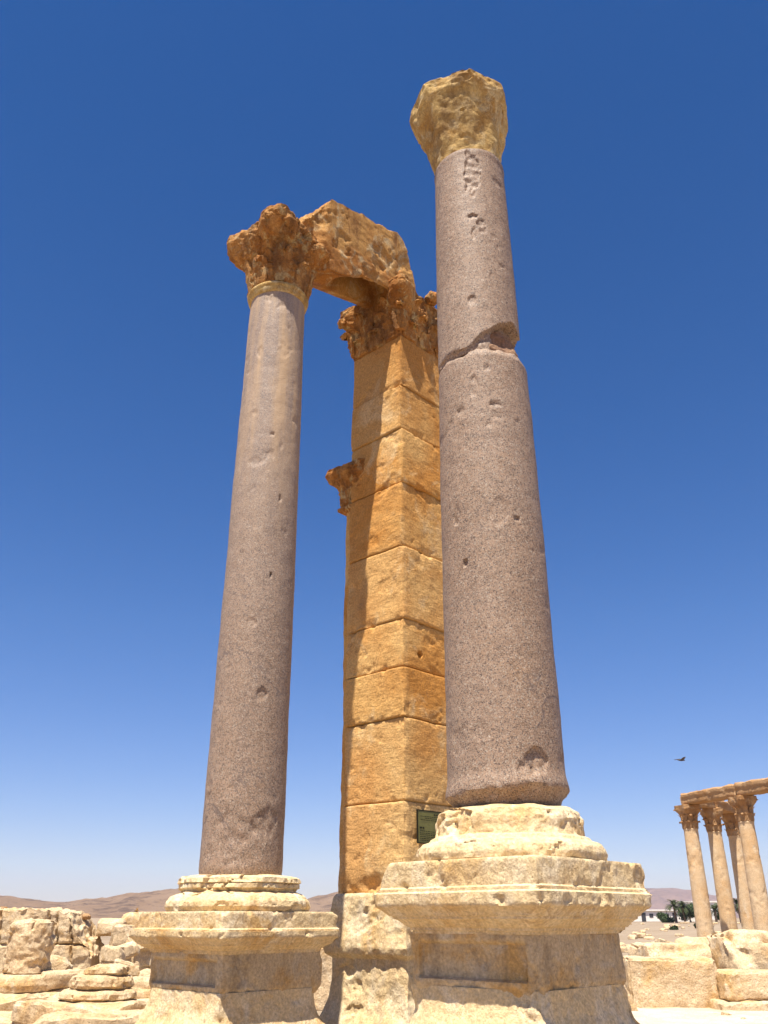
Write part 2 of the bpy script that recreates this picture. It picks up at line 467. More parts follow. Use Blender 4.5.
# ------------------------------------------------------------------ the front row: pedestals and granite columns
CL = Vector((-1.553, 10.10, 0)); CR = Vector((1.035, 7.56, 0))
E_ = EYE
def rough_disp(seed, amp=.012, corner=.05, s=3.0, hole=.0, chipw=.09, half=None):
    """surface wear for a square stone: soft waves, pocks and corners knocked off"""
    def d(p, n):
        o = n*(FR(p, s, seed)*amp+FR(p, s*4.5, seed+2)*amp*.45)
        if hole:
            c = FR(p, 3.1, seed+11)
            o = o-n*hole*ss(.30, .55, c)*(.6+.8*abs(N(p, 14, seed)))
        if half:
            ax, ay = abs(p.x), abs(p.y)
            m = max(ax, ay); e = m-min(ax, ay)
            if e < chipw:
                k = max(0, N(p, 2.2, seed+5)+.25)+.5*max(0, N(p, 9, seed+6))
                o = o-Vector((math.copysign(1, p.x), math.copysign(1, p.y), 0))*corner*k*(1-e/chipw)**1.3
        return o
    return d

def pedestal(name, c, label, z_top, z_groove, z_arris, z_corn, z_die, half, seed, cutleft=None, dk=.79):
    root = empty(name, c, ROT); tag(root, label, 'pedestal')
    q = half
    H_ = z_arris-z_corn; e0 = dk+.01
    def cp(f, t): return (q*(e0+(1-e0)*f), z_corn+H_*t)
    cor = [cp(0, 0), cp(.02, .10), cp(.10, .12), cp(.12, .22), cp(.22, .25), cp(.30, .34), cp(.44, .46), cp(.56, .52), cp(.58, .60), cp(.66, .62), cp(.72, .72), cp(.86, .86), cp(.96, .93),
           (q, z_arris), (q, z_arris+.065*(z_groove-z_arris)/.10), (q*.978, z_groove-.03), (q*.978, z_groove-.02), (q*.966, z_groove-.02), (q*.966, z_groove-.008), (q*.955, z_groove), (q*.948, z_groove+.004), (q*.945, z_top-.012), (q*.935, z_top)]
    vf = sweep(dens(cor, .016), 4*96, rough_disp(seed, .009, .05, 3.2, .018, .10, q), True, 0, 6)
    rb_ = random.Random(seed)
    bites = []
    for k in range(15):
        side = rb_.choice((0, 0, 1, 1, 2, 3)); t = rb_.uniform(-1, 1)*q; zz, qq = rb_.choice(((z_arris+.02, q), (z_arris+.02, q), (z_top, q*.94), (z_top, q*.94), (z_groove, q*.96)))
        bites.append((Vector([(t,-qq,zz),(qq,t,zz),(t,qq,zz),(-qq,t,zz)][side]), rb_.uniform(.018, .055)))
    for sx, sy in ((1,-1), (-1,-1), (1,1)):
        bites.append((Vector((sx*q, sy*q, z_arris+.02)), rb_.uniform(.04, .075))); bites.append((Vector((sx*q*.94, sy*q*.94, z_top)), rb_.uniform(.03, .08)))
    out = []
    for p in vf[0]:
        for c_, r_ in bites:
            d = p-c_
            if abs(d.z) < 1.4*r_ and d.length < 2.4*r_:
                L = Vector((d.x, d.y, d.z*1.3)).length; rr = r_*(1+.5*N(p, 14, seed)+.35*N(p, 34, seed+1))
                if L < rr:
                    inw = Vector((-c_.x, -c_.y, 0)).normalized()
                    p = p+inw*(rr-L)*.75
        out.append(p)
    vf = (out, vf[1])
    if cutleft: 
        for cc in cutleft: vf = clip(vf, *cc)
    mesh_obj('cornice', vf, LIME_PED, root)
    # die, with a sunk panel on the left hand face
    die = [(q*(dk-.03), z_die-.05), (q*dk, z_die+.03), (q*dk, z_corn+.012)]
    hh = q*dk; zc = (z_die+z_corn)/2; zh = (z_corn-z_die)/2
    dd = rough_disp(seed+1, .010, .05, 3.4, .02, .08, q)
    def die_d(p, n):
        o = dd(p, n)
        if n.y < -.5:
            e = min(hh-.09-abs(p.x), zh-.045-abs(p.z-zc))
            o = o+Vector((0, .042*ss(0, .02, e), 0))
        return o
    mesh_obj('die', sweep(dens(die, .016), 4*88, die_d, True, 0, 3), LIME_DIE, root)
    # spreading foot and plinth
    zf = z_die
    foot = [(q*1.10, 0), (q*1.10, zf-.50), (q*1.09, zf-.46)]
    for k in range(9):
        a = k/8*math.pi/2
        foot.append((q*(dk-.004+(1.085-dk)*(1-math.sin(a))**1.0), zf-.44+.44*(1-math.cos(a))))
    foot.append((q*.60, zf+.0))
    mesh_obj('plinth', sweep(dens(foot, .02), 4*88, rough_disp(seed+2, .012, .09, 2.4, .02, .14, q), True, 0, 3), LIME_PED, root)
    return root

pedestal('pedestal', CL, 'square cream stone pedestal with sunk panel under the unbroken granite column', E_+.078, E_-.076, E_-.150, E_-.300, E_-.625, .802, 3, None, .80)
pedestal('pedestal', CR, 'larger cream stone pedestal with chipped left corner under the cracked granite column', E_+.415, E_+.225, E_+.104, E_-.094, E_-.445, .818, 21,
         [((-.80,0,.60), .80*.818*.945+.60*(E_+.40)-.10, .025, 4, 7)], .725)

def attic_base(c, z0, z1, rt, ru, seed, parent, slab=False):
    h = z1-z0
    if slab:
        pr = [(rt*.90, z0), (rt*.97, z0+.03*h), (rt, z0+.16*h), (rt*.985, z0+.30*h), (rt*.93, z0+.44*h), (rt*.86, z0+.50*h), (ru*.93, z0+.56*h), (ru*.95, z0+.62*h), (ru, z0+.66*h), (ru*1.0, z0+.76*h), (ru*.985, z0+.78*h), (ru*1.015, z0+.81*h), (ru*1.0, z0+.93*h), (ru*.94, z0+.99*h), (ru*.80, z1)]
    else:
        pr = [(rt*.93, z0), (rt*.99, z0+.05*h), (rt, z0+.16*h), (rt*.98, z0+.27*h), (rt*.93, z0+.35*h), (rt*.86, z0+.385*h), (rt*.84, z0+.44*h), (ru*1.02, z0+.48*h), (ru*1.0, z0+.6*h), (ru*1.0, z0+.76*h), (ru*.95, z0+.9*h), (ru*.86, z0+.97*h), (ru*.72, z1)]
    def d(p, n):
        k = 1.6 if p.z > z0+.45*h else .7
        c_ = abs(FR(p, 2.6, seed+20))
        return n*(FR(p, 3.2, seed)*.014*k+FR(p, 11, seed+1)*.010*k-(.020*k*(1-ss(0, .07, c_))*ss(-.1,.2,N(p, 2.5, seed+3)))-.03*k*ss(.25, .5, FR(p, 4, seed+8)))+Vector((0,0,N(p, 5, seed+4)*.008*k))
    return mesh_obj('base', sweep(dens(pr, .014), 300, d), LIME_PED, parent)

def in_patch(th, z, th0, z0, wa, wz, seed, p):
    """soft membership in an irregular patch of a shaft"""
    da = (th-th0+math.pi) % (2*math.pi)-math.pi
    r = math.hypot(da/wa, (z-z0)/wz)+.45*FR(p, 5, seed)+.2*N(p, 14, seed)
    return 1-ss(.85, 1.0, r)

# camera side of a shaft, in the part's own frame: angle of the view direction
def cam_angle(c):
    a = math.atan2(-c.y, -c.x)-ROT
    return a
def shaft_disp(c, R0, seed, patches=(), extra=None):
    th_c = cam_angle(c)
    def d(p, n):
        th = math.atan2(p.y, p.x)-th_c
        v = FR(p, 1.1, seed)*.006+FR(p, 5, seed+1)*.0035
        # small losses
        q = FR(p, 3.0, seed+5)
        v -= .007*ss(.60, .66, q)
        for (a0, z0, wa, wz, dep) in patches:
            m = in_patch(th, p.z, a0, z0, wa, wz, seed+a0*3+z0, p)
            if m > 0: v -= m*(dep+dep*.75*FR(p, 11, seed+9))
        o = n*v
        if extra: o = o+extra(p, n, th)
        return o
    return d

# --- left column
lc = empty('granite_column', CL, ROT); tag(lc, 'intact grey pink granite column carrying a spreading rust coloured capital, beam behind it', 'column')
attic_base(CL, E_+.07, E_+.42, .765, .645, 31, lc, slab=True)
zb, zt = E_+.41, E_+8.09
prof = [(.40, zb), (.443, zb+.02), (.452, zb+.07), (.448, zb+.4), (.446, zb+1), (.436, zb+3), (.418, zb+5.5), (.394, zt-.4), (.388, zt)]
lp = [(-.05, zb+.36, .85, .24, .009), (-.15, zb+2.75, .12, .05, .012), (.45, zb+4.4, .05, .06, .02), (.62, zb+.55, .35, .16, .010), (-.35, zb+4.9, .30, .05, .010), (.3, zb+3.35, .05, .035, .03), (.25, zb+1.9, .12, .06, .014), (-.5, zb+6.6, .12, .10, .010), (-.6, zb+3.6, .1, .09, .01), (.1, zb+5.3, .1, .03, .012)]
mesh_obj('shaft', sweep(dens(prof, .028), 220, shaft_disp(CL, .43, 2, lp)), GRAN_L, lc)
neck = [(.36, zt-.03), (.395, zt-.02), (.415, zt+.0), (.425, zt+.03), (.428, zt+.06), (.44, zt+.075), (.445, zt+.10), (.435, zt+.125), (.40, zt+.14), (.36, zt+.15)]
mesh_obj('astragal', sweep(dens(neck, .01), 160, lambda p, n: n*FR(p, 5, 4)*.008), LIME_YEL, lc)
cap = capital(.40, 1.06, .58, .84, 5, leaves=.12, nt=220, nz=90, rough=.045, flare=.34, hornw=[.95, .92, 1.0, .98])
cap = clip(cap, (.6,.45,.8), 1.06, .06, 3, 5)
cap = clip(cap, (-.75,-.1,.75), 1.08, .05, 8, 6)
lv = []
for k in range(8):
    a = k*math.pi/4+.2
    lv.append(leaf(round_place(lambda z: .40*(1+.34*z/1.06), a), .02, .52+.2*(k % 2), .26, .035, 60+k, .05, wear=1.0, rel=.016))
mesh_obj('capital', move(join(cap, *lv), (0,0,zt+.13)), LIME_CAP, lc)

# --- right column
rc = empty('granite_column', CR, ROT); tag(rc, 'cracked grey pink granite column in two pieces with a plain worn yellow capital', 'column')
attic_base(CR, E_+.40, E_+.83, .775, .60, 41, rc)
thR = cam_angle(CR)
zb = E_+.80; zk = E_+5.21; zt = E_+8.02
def low_extra(p, n, th):
    o = Vector((0,0,0)); h = p.z-zb
    # frayed lip at the foot
    lipz = .15+.035*N((math.cos(th)*2, math.sin(th)*2, 0), 1.6, 3)+.03*math.sin(th*1.3+.4)+.012*N((math.cos(th)*2, math.sin(th)*2, 0), 4, 4)
    o = o+n*.026*ss(lipz+.16, lipz, h)*ss(lipz-.06, lipz, h)
    if h < lipz:
        u = (lipz-h)/lipz
        o = o-n*(.085*u**1.2+.028*FR(p, 6, 17)*ss(0,.3,u))
        o.z += .03*N((math.cos(th)*3, math.sin(th)*3, 0), 1.5, 8)*u
    # top edge crumbles
    e = zk-p.z
    if e < .14 and abs(n.z) < .5:
        o = o-n*(.05*ss(.10, 0, e)*(0.4+max(0, FR(p, 4, 23)+.3)))
    if abs(n.z) > .5 and p.z > zb+2:
        o.z += .06*FR(p, 3.5, 29)
    return o
lowp = [(.55, zb+.36, .22, .13, .020), (.35, zb+.27, .2, .06, .012), (-.2, zb+3.95, .10, .12, .010), (.22, zb+3.72, .16, .03, .012), (-.52, zb+3.7, .1, .05, .010), (-.55, zb+2.1, .06, .05, .025), (.1, zb+4.15, .08, .05, .015), (-.72, zb+2.6, .12, .12, .012), (.5, zb+2.5, .1, .03, .014), (-.45, zb+4.4, .12, .08, .012)]
prof = [(.42, zb), (.485, zb+.015), (.492, zb+.05), (.495, zb+.3), (.492, zb+1.0), (.482, zb+2.6), (.466, zk-.5), (.458, zk-.02), (.445, zk)]
low = sweep(dens(prof, .022), 280, shaft_disp(CR, .48, 12, lowp, low_extra), False, 0, 8)
mesh_obj('lower_shaft', low, GRAN_R, rc)
zu = zk-.01
def up_extra(p, n, th):
    o = Vector((0,0,0)); h = p.z-zu
    da = (th+math.pi) % (2*math.pi)-math.pi
    # the right hand side of the lower end has broken out: a stepped hollow
    top = .05+.34*ss(-.25, .75, da)+.05*math.sin(da*7+1)+.05*N((da*3, 0, 0), 1, 5)
    if da < -.3: top = .022+.02*N((da*3,0,0), 1, 6)
    if da > 2.2: top *= max(0, 1-(da-2.2)/.6)
    if abs(n.z) < .5:
        m = ss(top+.012, top-.012, h)
        depth = .030+.095*ss(-.05, .7, da)
        o = o-n*m*(depth+.03*FR(p, 7, 33))
    return o
upp = [(.08, zt-.42, .26, .34, .018), (.25, zt-1.15, .12, .05, .02), (.05, zt-1.3, .10, .10, .012), (-.1, zt-2.2, .10, .05, .012), (.02, zt-1.05, .15, .04, .016)]
prof = [(.432, zu-.02), (.437, zu), (.436, zu+.4), (.426, zu+1.6), (.405, zt-.12), (.41, zt-.05), (.405, zt-.01), (.38, zt)]
mesh_obj('upper_shaft', move(sweep(dens(prof, .018), 260, shaft_disp(CR, .42, 14, upp, up_extra), False, 0, 6), (-.022*U.x, -.022*V.x, 0)), GRAN_R, rc)
core = sweep(dens([(.36, 0), (.40, .04), (.395, .12), (.37, .22), (.33, .34)], .014), 160, lambda p, n: n*(FR(p, 5, 71)*.035+FR(p, 14, 72)*.012-.01))
mesh_obj('broken_core', move(core, (0, 0, zk-.05)), GRAN_B, rc)
ca = sweep(dens([(.34, 0), (.385, .01), (.39, .05), (.40, .14), (.435, .34), (.485, .56), (.55, .78), (.61, .95), (.63, 1.01), (.615, 1.06), (.54, 1.09)], .014), 240,
           lambda p, n: n*(.014*math.cos(8*math.atan2(p.y, p.x))*ss(0,.3,p.z)+FR(p, 2.2, 51)*.022+FR(p, 8, 52)*.010-.030*ss(.30,.36,FR(p, 2.0, 57))))
for k in range(7):
    a = thR-.25+k*2*math.pi/7; e = .12
    ca = clip(ca, (math.cos(a)*math.cos(e), math.sin(a)*math.cos(e), math.sin(e)), (.66,.69,.64,.70,.66,.68,.65)[k]+.03, .035, 60+k, 4)
ca = clip(ca, (math.cos(thR+2.4)*.5, math.sin(thR+2.4)*.5, .86), 1.14, .03, 68, 5)
mesh_obj('capital', ([Vector((p.x-(.02+.08*p.z)*U.x, p.y-(.02+.08*p.z)*V.x, p.z+zt-.03)) for p in ca[0]], ca[1]), LIME_YEL, rc)

# ------------------------------------------------------------------ the pier behind the left column
PW, PL = .575, .66                            # half width along the row, half length into the building
pc = CL+V*(2.03+PL)
pier = empty('stone_pier', pc, ROT); tag(pier, 'tall square ochre limestone pier of stacked courses with carved capital, behind the granite columns', 'pier')
zs = [893, 799.6, 715.7, 664.7, 617, 543.6, 479.5, 426, 382, 332]
def zr(y): return at(402, y, 11.18).z
zj = [zr(y) for y in zs]
rg = random.Random(4)
def hw(z): return PW-.045*(z-zj[0])/(zj[-1]-zj[0])
prof = [(hw(zj[0])-.02, zj[0]), (hw(zj[0]), zj[0]+.03)]
for z in zj[1:-1]:
    g = .010
    prof += [(hw(z), z-.022), (hw(z)-.008, z-g), (hw(z)-.03, z-.005), (hw(z)-.03, z+.005), (hw(z)-.006, z+g), (hw(z), z+.022)]
prof += [(hw(zj[-1]), zj[-1]-.02), (hw(zj[-1])-.01, zj[-1])]
def pier_d(p, n):
    s = 61
    o = n*(FR(p, 1.3, s)*.010+FR(p, 6, s+1)*.005)
    dj = min(abs(p.z-z) for z in zj)
    ci = sum(1 for z in zj if p.z > z)
    o = o+n*.012*math.sin(ci*2.7+1.2*n.x+.7*n.y)           # courses sit a little in and out
    q = N(p, 3.0, s+4)+.6*N(p, 9, s+6)
    if dj < .11: o = o-n*.034*ss(.24, .62, q)*(1-dj/.11)
    # arrises nibbled
    ex = PW-abs(p.x); ey = PW+(PL-PW)-abs(p.y)
    ed = max(ex, ey)
    if ed < .06:
        k = max(0, N(p, 2.0, s+7)+.1)+.7*max(0, N(p, 8, s+8))
        o = o-Vector((math.copysign(1,p.x), math.copysign(1,p.y), 0))*(.006+.035*k)*(1-ed/.06)
    # foot spalled
    f = ss(zj[0]+.28, zj[0]+.05, p.z+.10*FR(p, 3, s+9))
    o = o-n*f*(.035+.03*FR(p, 6, s+12))
    o.z += .012*N((p.x, p.y, p.z), 2.2, s+2)*(1 if zj[0]+.1 < p.z < zj[-1]-.1 else 0)
    q2 = FR(p, 2.4, s+15)
    o = o-n*.010*ss(.42, .50, q2)
    # putlog hole on the face towards the right
    hx = math.hypot(p.y+PL-.36, p.z-at(431,653,11.4).z)
    if n.x > .5: o = o-n*.07*ss(.05, .03, hx)
    return o
ps = mesh_obj('shaft', sweep(dens(prof, .021), 4*64, pier_d, True, PL-PW, 3), LIME_PIER, pier)
tone = [(.0,.38), (.0,.26), (.12,.05), (.0,.16), (.0,.22), (.14,.02), (.20,.0), (.22,.03), (.50,.0)]
ca_ = ps.data.color_attributes.new('block_tone', 'FLOAT_COLOR', 'POINT')
for i_, v_ in enumerate(ps.data.vertices):
    k = max(0, min(8, sum(1 for z in zj if v_.co.z > z)-1)); sd = 1 if v_.co.x > v_.co.y*-1 else 0
    a_, b_ = tone[k]
    ca_.data[i_].color = (min(1, a_+.10*((k*5+sd*3) % 3)), max(0, b_-.06*((k*3+sd*2) % 3)), 0, 1)
# capital
zc = zj[-1]
pcap = capital(.52, .98, .60, 1.03, 71, square=True, leaves=.15, nt=260, nz=84, rough=.035, extra=PL-PW, hornw=[1, .95, .97, 1.03])
pcap = clip(pcap, (-.35,.75,.7), 1.05, .06, 4, 5)
spike = move(sweep(dens([(.17, 0), (.13, .10), (.08, .22), (.05, .32), (.012, .37)], .02), 40, lambda p, n: n*FR(p, 9, 3)*.03), (.575,-.66,.84), (.10,.12,0), (.9,.75,1))
knob = ball(.115, 5, (.70, .02, 1.0), (1,1,.9), 16, .35)
knob2 = ball(.085, 9, (-.62, -.80, .72), (1,1,1), 12, .4)
stump = move(rock(.8, .30, .14, 13, .03, 4), (.1, -.55, .88))
pl_ = []
for (n, L) in (((0,-1,0), .52), ((1,0,0), .52+PL-PW), ((-1,0,0), .52+PL-PW), ((0,1,0), .52)):
    hwb = (.52+PL-PW) if n[1] else .52
    hz_ = lambda z, h0=hwb: h0*(1+.10*z/.98)+.01
    for k in range(3): pl_.append(leaf(flat_place(n, (k-1)*L*.66, hz_), .02, .36, .33, .085, 11*k+int(7*L*n[0]+3*n[1]), .04, wear=.9, rel=.024))
    for k in range(4): pl_.append(leaf(flat_place(n, (k-1.5)*L*.62, hz_), .16, .46, .28, .12, 31*k+int(5*n[0]+9*n[1]), .04, wear=.9, rel=.024))
    for sgn in (-1, 1):                        # stalks that rise to the corner scrolls
        pl_.append(leaf(flat_place(n, sgn*L*.55, hz_), .42, .42, .16, .16, 51+int(sgn*3+5*n[0]), .05, wear=.6, rel=.03))
for sx, sy in ((1,-1), (-1,-1), (1,1)):
    n = Vector((sx, sy, 0)).normalized()
    hzd = lambda z: .52*1.414*(1+.07*z/.98)
    pl_.append(leaf(lambda out, lat, z, n=n, sx=sx, sy=sy: Vector((sx*.53*(1+.08*z), sy*(.53+PL-PW)*(1+.08*z), z))+n*out+Vector((-n.y, n.x, 0))*lat, .10, .55, .24, .13, 70+sx*2+sy, .06, wear=.7, rel=.03))
mesh_obj('capital', move(join(pcap, *pl_, spike, knob, knob2, stump), (0,0,zc-.005)), LIME_CAP, pier)
# pedestal of the pier
q = PW+.10
prof = [(q*1.12, 0), (q*1.12, E_-1.15), (q*1.10, E_-1.10), (q*1.02, E_-.98), (q*.97, E_-.84), (q*.945, E_-.70), (q*.94, E_-.66), (q*.93, E_-.42), (q*.95, E_-.405), (q*1.02, E_-.37), (q*1.055, E_-.30), (q*1.04, E_-.20), (q*.985, E_-.05), (q*.95, E_+.12), (q*.93, E_+.27), (q*.90, zj[0]+.012)]
mesh_obj('base', sweep(dens(prof, .02), 4*72, rough_disp(83, .022, .07, 2.6, .035, .12, q), True, PL-PW, 3), LIME_PED, pier)
# lower side pilaster and its capital (springing of the doorway) on the far left flank
cz = at(335, 505, 12.1).z
mesh_obj('side_pilaster', move(weather(block(.30, .40, cz-zj[0]-.02, .05), (.15,.20,(cz-zj[0])/2), .008, .02, 5, 3, .004), (-PW-.02, -PL+.34, zj[0]+.02)), LIME_PIER, pier)
sc = capital(.22, .62, .44, .60, 91, square=True, leaves=.9, nt=140, nz=48, rough=.03, flare=.5, hornw=[.9, 1, .95, .8])
mould = sweep(dens([(.22, -.10), (.265, -.07), (.27, -.02), (.22, .0)], .012), 100, lambda p, n: n*FR(p, 6, 3)*.01, True)
mesh_obj('side_capital', move(join(sc, mould), (-PW-.02, -PL+.34, cz)), LIME_CAP, pier)

# beam from the left column to the pier
bm = block(.70, 2.36, 1.42, .028)
bm = weather(bm, (.35, 1.18, .71), .012, .04, 15, 2.2, .007)
bm = clip(bm, (.10,-.72,.68), 1.46, .05, 5, 4)
bm = clip(bm, (.85,-.5,.1), .80, .05, 6, 4)
bm = clip(bm, (-.5,.0,.85), 1.30, .05, 9, 4)
bm = clip(bm, (.1,.85,.5), 1.56, .05, 7, 5)
out = []
for p in bm[0]:                                # hollow worn in the soffit, frayed top
    if p.z < .6: p = p+Vector((0,0,.62*ss(.85, .15, abs(p.y-.05))*ss(.75, .0, p.z)*ss(-.20, -.04, p.x)*(1-.72*ss(.20, .33, p.x))))
    if p.z < .6: p = p+Vector((0,0,.16*ss(.05, -.34, p.x)*ss(.55, .0, p.z)))
    if p.z > 1.1: p = p+Vector((0,0,.05*FR(p, 5, 8)))
    c_ = FR(p, 2.3, 19)
    p = p-Vector((.03*ss(.25,.4,c_), 0, 0)) if p.x > 0 else p
    out.append(p)
bc = CL+V*1.51+U*.125
mesh_b = mesh_obj('stone_beam', move((out, bm[1]), (0,0,0), (R(12.5),0,0)), LIME_BEAM, None, (bc.x, bc.y, E_+9.06), ROT)
tag(mesh_b, 'weathered stone beam bridging the intact granite column and the ochre pier', 'beam')

# green notice on the pier
pn = pier.matrix_world
pl_c = at(427.5, 826.5, 11.42)
n0 = empty('notice_plate', (0,0,0), ROT)
# on the u face of the pier
def on_face(px, py):                           # hit of a pixel ray with the pier's right hand face
    d = at(px, py, 1)-Vector((0,0,EYE)); o = Vector((0,0,EYE))
    k = ((pc-o).dot(U)+PW+.012)/d.dot(U)
    return o+d*k
a_, b_ = on_face(416.6, 826), on_face(439.5, 826)
za, zb_ = on_face(428, 811.5).z, on_face(428, 843.5).z
mid = (a_+b_)/2; wid = (b_-a_).dot(V); hei = za-zb_
n0.location = (mid.x+U.x*.004, mid.y+U.y*.004, zb_)
tag(n0, 'small olive green notice plate with dark lines of text on the ochre pier', 'notice')
pb = weather(block(.016, wid, hei, .03), (.008, wid/2, hei/2), .0, .004, 1, 3, 0)
mesh_obj('plate', move(pb, (.012,0,0)), M_PLATE, n0)
rg = random.Random(9)
def line(fz, f0, f1, h, words):                # one line of small print, too worn to read: each word a thin raised stroke
    vs, fs = [], []
    y = -wid/2+wid*f0; end = -wid/2+wid*f1; z = hei*fz
    while y < end-.006:
        L = min(rg.uniform(.018, .045)*words, end-y)
        n = len(vs)
        vs += [Vector((.0235, yy, zz)) for yy, zz in ((y,z-h/2), (y+L,z-h/2), (y+L+.012,z-h/2), (y+L+.012,z-h/2+.0012), (y+L,z-h/2+.0012), (y+L,z+h/2), (y,z+h/2))]
        fs += [(n, n+1, n+4, n+5, n+6), (n+1, n+2, n+3, n+4)]
        y += L+.012
    v2, f2 = vs, fs
    # weld the words along the base line so that a line is one piece
    key, new, mp = {}, [], []
    for p in v2:
        q = (round(p.y, 5), round(p.z, 5))
        if q not in key: key[q] = len(new); new.append(p)
        mp.append(key[q])
    mesh_obj('text_line', (new, [tuple(dict.fromkeys(mp[i] for i in f)) for f in f2]), M_INK, n0, smooth=False)
line(.90, .68, .92, .020, 1.2)
for fz, f0, f1 in ((.82,.10,.92), (.77,.30,.92), (.71,.10,.92)): line(fz, f0, f1, .0075, 1)
line(.46, .06, .26, .020, 1.2)
for fz, f0, f1 in ((.36,.08,.90), (.30,.06,.95), (.25,.06,.88), (.19,.06,.92), (.135,.06,.95), (.08,.08,.55)): line(fz, f0, f1, .0085, 1)
fr = join(move(block(.022, .008, hei+.016, .05), (.012, -wid/2-.004, -.008)), move(block(.022, .008, hei+.016, .05), (.012, wid/2+.004, -.008)), move(block(.022, wid, .008, .05), (.012,0,hei)), move(block(.022, wid, .008, .05), (.012,0,-.008)))
mesh_obj('frame', fr, M_INK, n0, smooth=False)

# ------------------------------------------------------------------ ground and hills
def terrain(x, y):
    r = math.hypot(x, y)
    z = .055*ss(6, 14, r)*N((x, y, 0), .35, 2)+.10*N((x, y, 0), .09, 3)*ss(20, 60, r)
    z += .0062*max(0, min(r, 420)-55)*ss(50, 120, r)
    return z-.03
vs_, fs_ = [], []
rad = [0]+[1.5*1.0585**k for k in range(150)]
na = 180
for r in rad:
    for i in range(na):
        a = 2*math.pi*i/na; x, y = r*math.sin(a), r*math.cos(a)
        vs_.append((x, y, terrain(x, y)))
for j in range(len(rad)-1):
    for i in range(na):
        a = j*na+i; b = j*na+(i+1) % na
        fs_.append((a, a+na, b+na, b))
tag(mesh_obj('ground', (vs_, fs_), M_GROUND), kind='structure')

pv = block(11.0, 9.0, .10, .16)
pv = ([p+Vector((0,0,.012*FR(p, .9, 4)+.01*FR(p, 4, 5)))-Vector((math.copysign(1,p.x)*max(0,.5*FR(p,.8,7)+.2) if abs(p.x)>5.3 else 0, math.copysign(1,p.y)*max(0,.5*FR(p,.8,8)+.2) if abs(p.y)>4.3 else 0, 0)) for p in pv[0]], pv[1])
PAVE = limestone('pale_paving', (.62,.52,.40), (.56,.44,.30), (.68,.60,.49), (.40,.30,.20), .7, (.5,.66), (.46,.64), (.62,.78))
tag(mesh_obj('pavement', pv, PAVE, None, (7.8, 16.2, -.03), R(-4)), kind='structure')
def hills(name, keys, r0, r1, mat, seed, rough, az0, az1, na=420, nr=60):
    """ridge of hills: keys = (photo x, photo y) of the skyline, laid out at its true distance"""
    kk = []
    for px, py in keys:
        q = at(px, py, 1); L = math.hypot(q.x, q.y)
        kk.append((math.atan2(q.x, q.y), (q.z-EYE)/L))
    vs_, fs_ = [], []
    for j in range(nr+1):
        v = j/nr; r = r0+(r1-r0)*v
        for i in range(na+1):
            a = az0+(az1-az0)*i/na
            if a <= kk[0][0]: e = kk[0][1]
            elif a >= kk[-1][0]: e = kk[-1][1]
            else:
                for (a0, e0), (a1, e1) in zip(kk, kk[1:]):
                    if a0 <= a <= a1:
                        t = (a-a0)/(a1-a0); e = e0+(e1-e0)*(t*t*(3-2*t)); break
            rr = r0+(r1-r0)*.62
            top = e*rr+EYE
            sh = math.sin(math.pi*min(1, v/.62)/2)**1.3 if v < .62 else math.cos((v-.62)/.38*math.pi/2)
            x, y = math.sin(a)*r, math.cos(a)*r
            gl = 1-abs(FR((x, y, 0), 14.0/r0, seed+2, 6))*2.0                   # gullies between spurs
            z = top*sh+rough*(FR((x, y, 0), 9.0/r0, seed, 6)*.8+.9*(gl-.6))*(.2+sh*(1.15-sh))*1.5
            z = max(z, -3)
            vs_.append((x, y, z-.5))
    m = na+1
    for j in range(nr):
        for i in range(na):
            a = j*m+i; fs_.append((a, a+1, a+1+m, a+m))
    return tag(mesh_obj(name, (vs_, fs_), mat, sharp=80), kind='structure')
hills('hills', [(-700,905), (-300,896), (-100,889), (0,897), (25,900), (60,903), (100,899), (135,894), (180,889), (230,896), (300,902), (318,897), (342,893), (400,890), (470,894), (560,908), (640,919), (700,924)], 1100, 2000, M_HILL, 3, 6, R(-75), R(20))
hills('hills', [(200,905), (420,900), (560,893), (640,889), (668,888), (690,890), (715,896), (740,900), (768,901), (860,893), (1000,898), (1300,905)], 4200, 6500, M_MOUNT, 8, 26, R(-8), R(75))

# ------------------------------------------------------------------ rubble
def stone(name, label, cat, px, py_base, Y, sx, sy, sz, seed, rz=0, zbase=None, group=None, mat=None, cuts=5, cell=.04, rnd=.05, amp=.035, tilt=(0,0)):
    c = at(px, py_base, Y)
    z = c.z if zbase is None else zbase
    vf = move(rock(sx, sy, sz, seed, cell, cuts, amp, rnd), (0,0,0), (tilt[0], tilt[1], 0))
    o = mesh_obj(name, vf, mat or LIME_RUB, None, (c.x, c.y, z), rz)
    return tag(o, label, cat, group)
def mound(name, label, cat, px, py_top, Y, sx, sy, seed, rz=0, **k):
    c = at(px, py_top, Y)
    return stone(name, label, cat, px, py_top, Y, sx, sy, c.z+.12, seed, rz, -.1, **k)
def mpp(Y, py=970): 
    dv = (512-py)/FPX; return Y/(FPX*(CP-dv*SP))        # metres per photo pixel across at depth Y

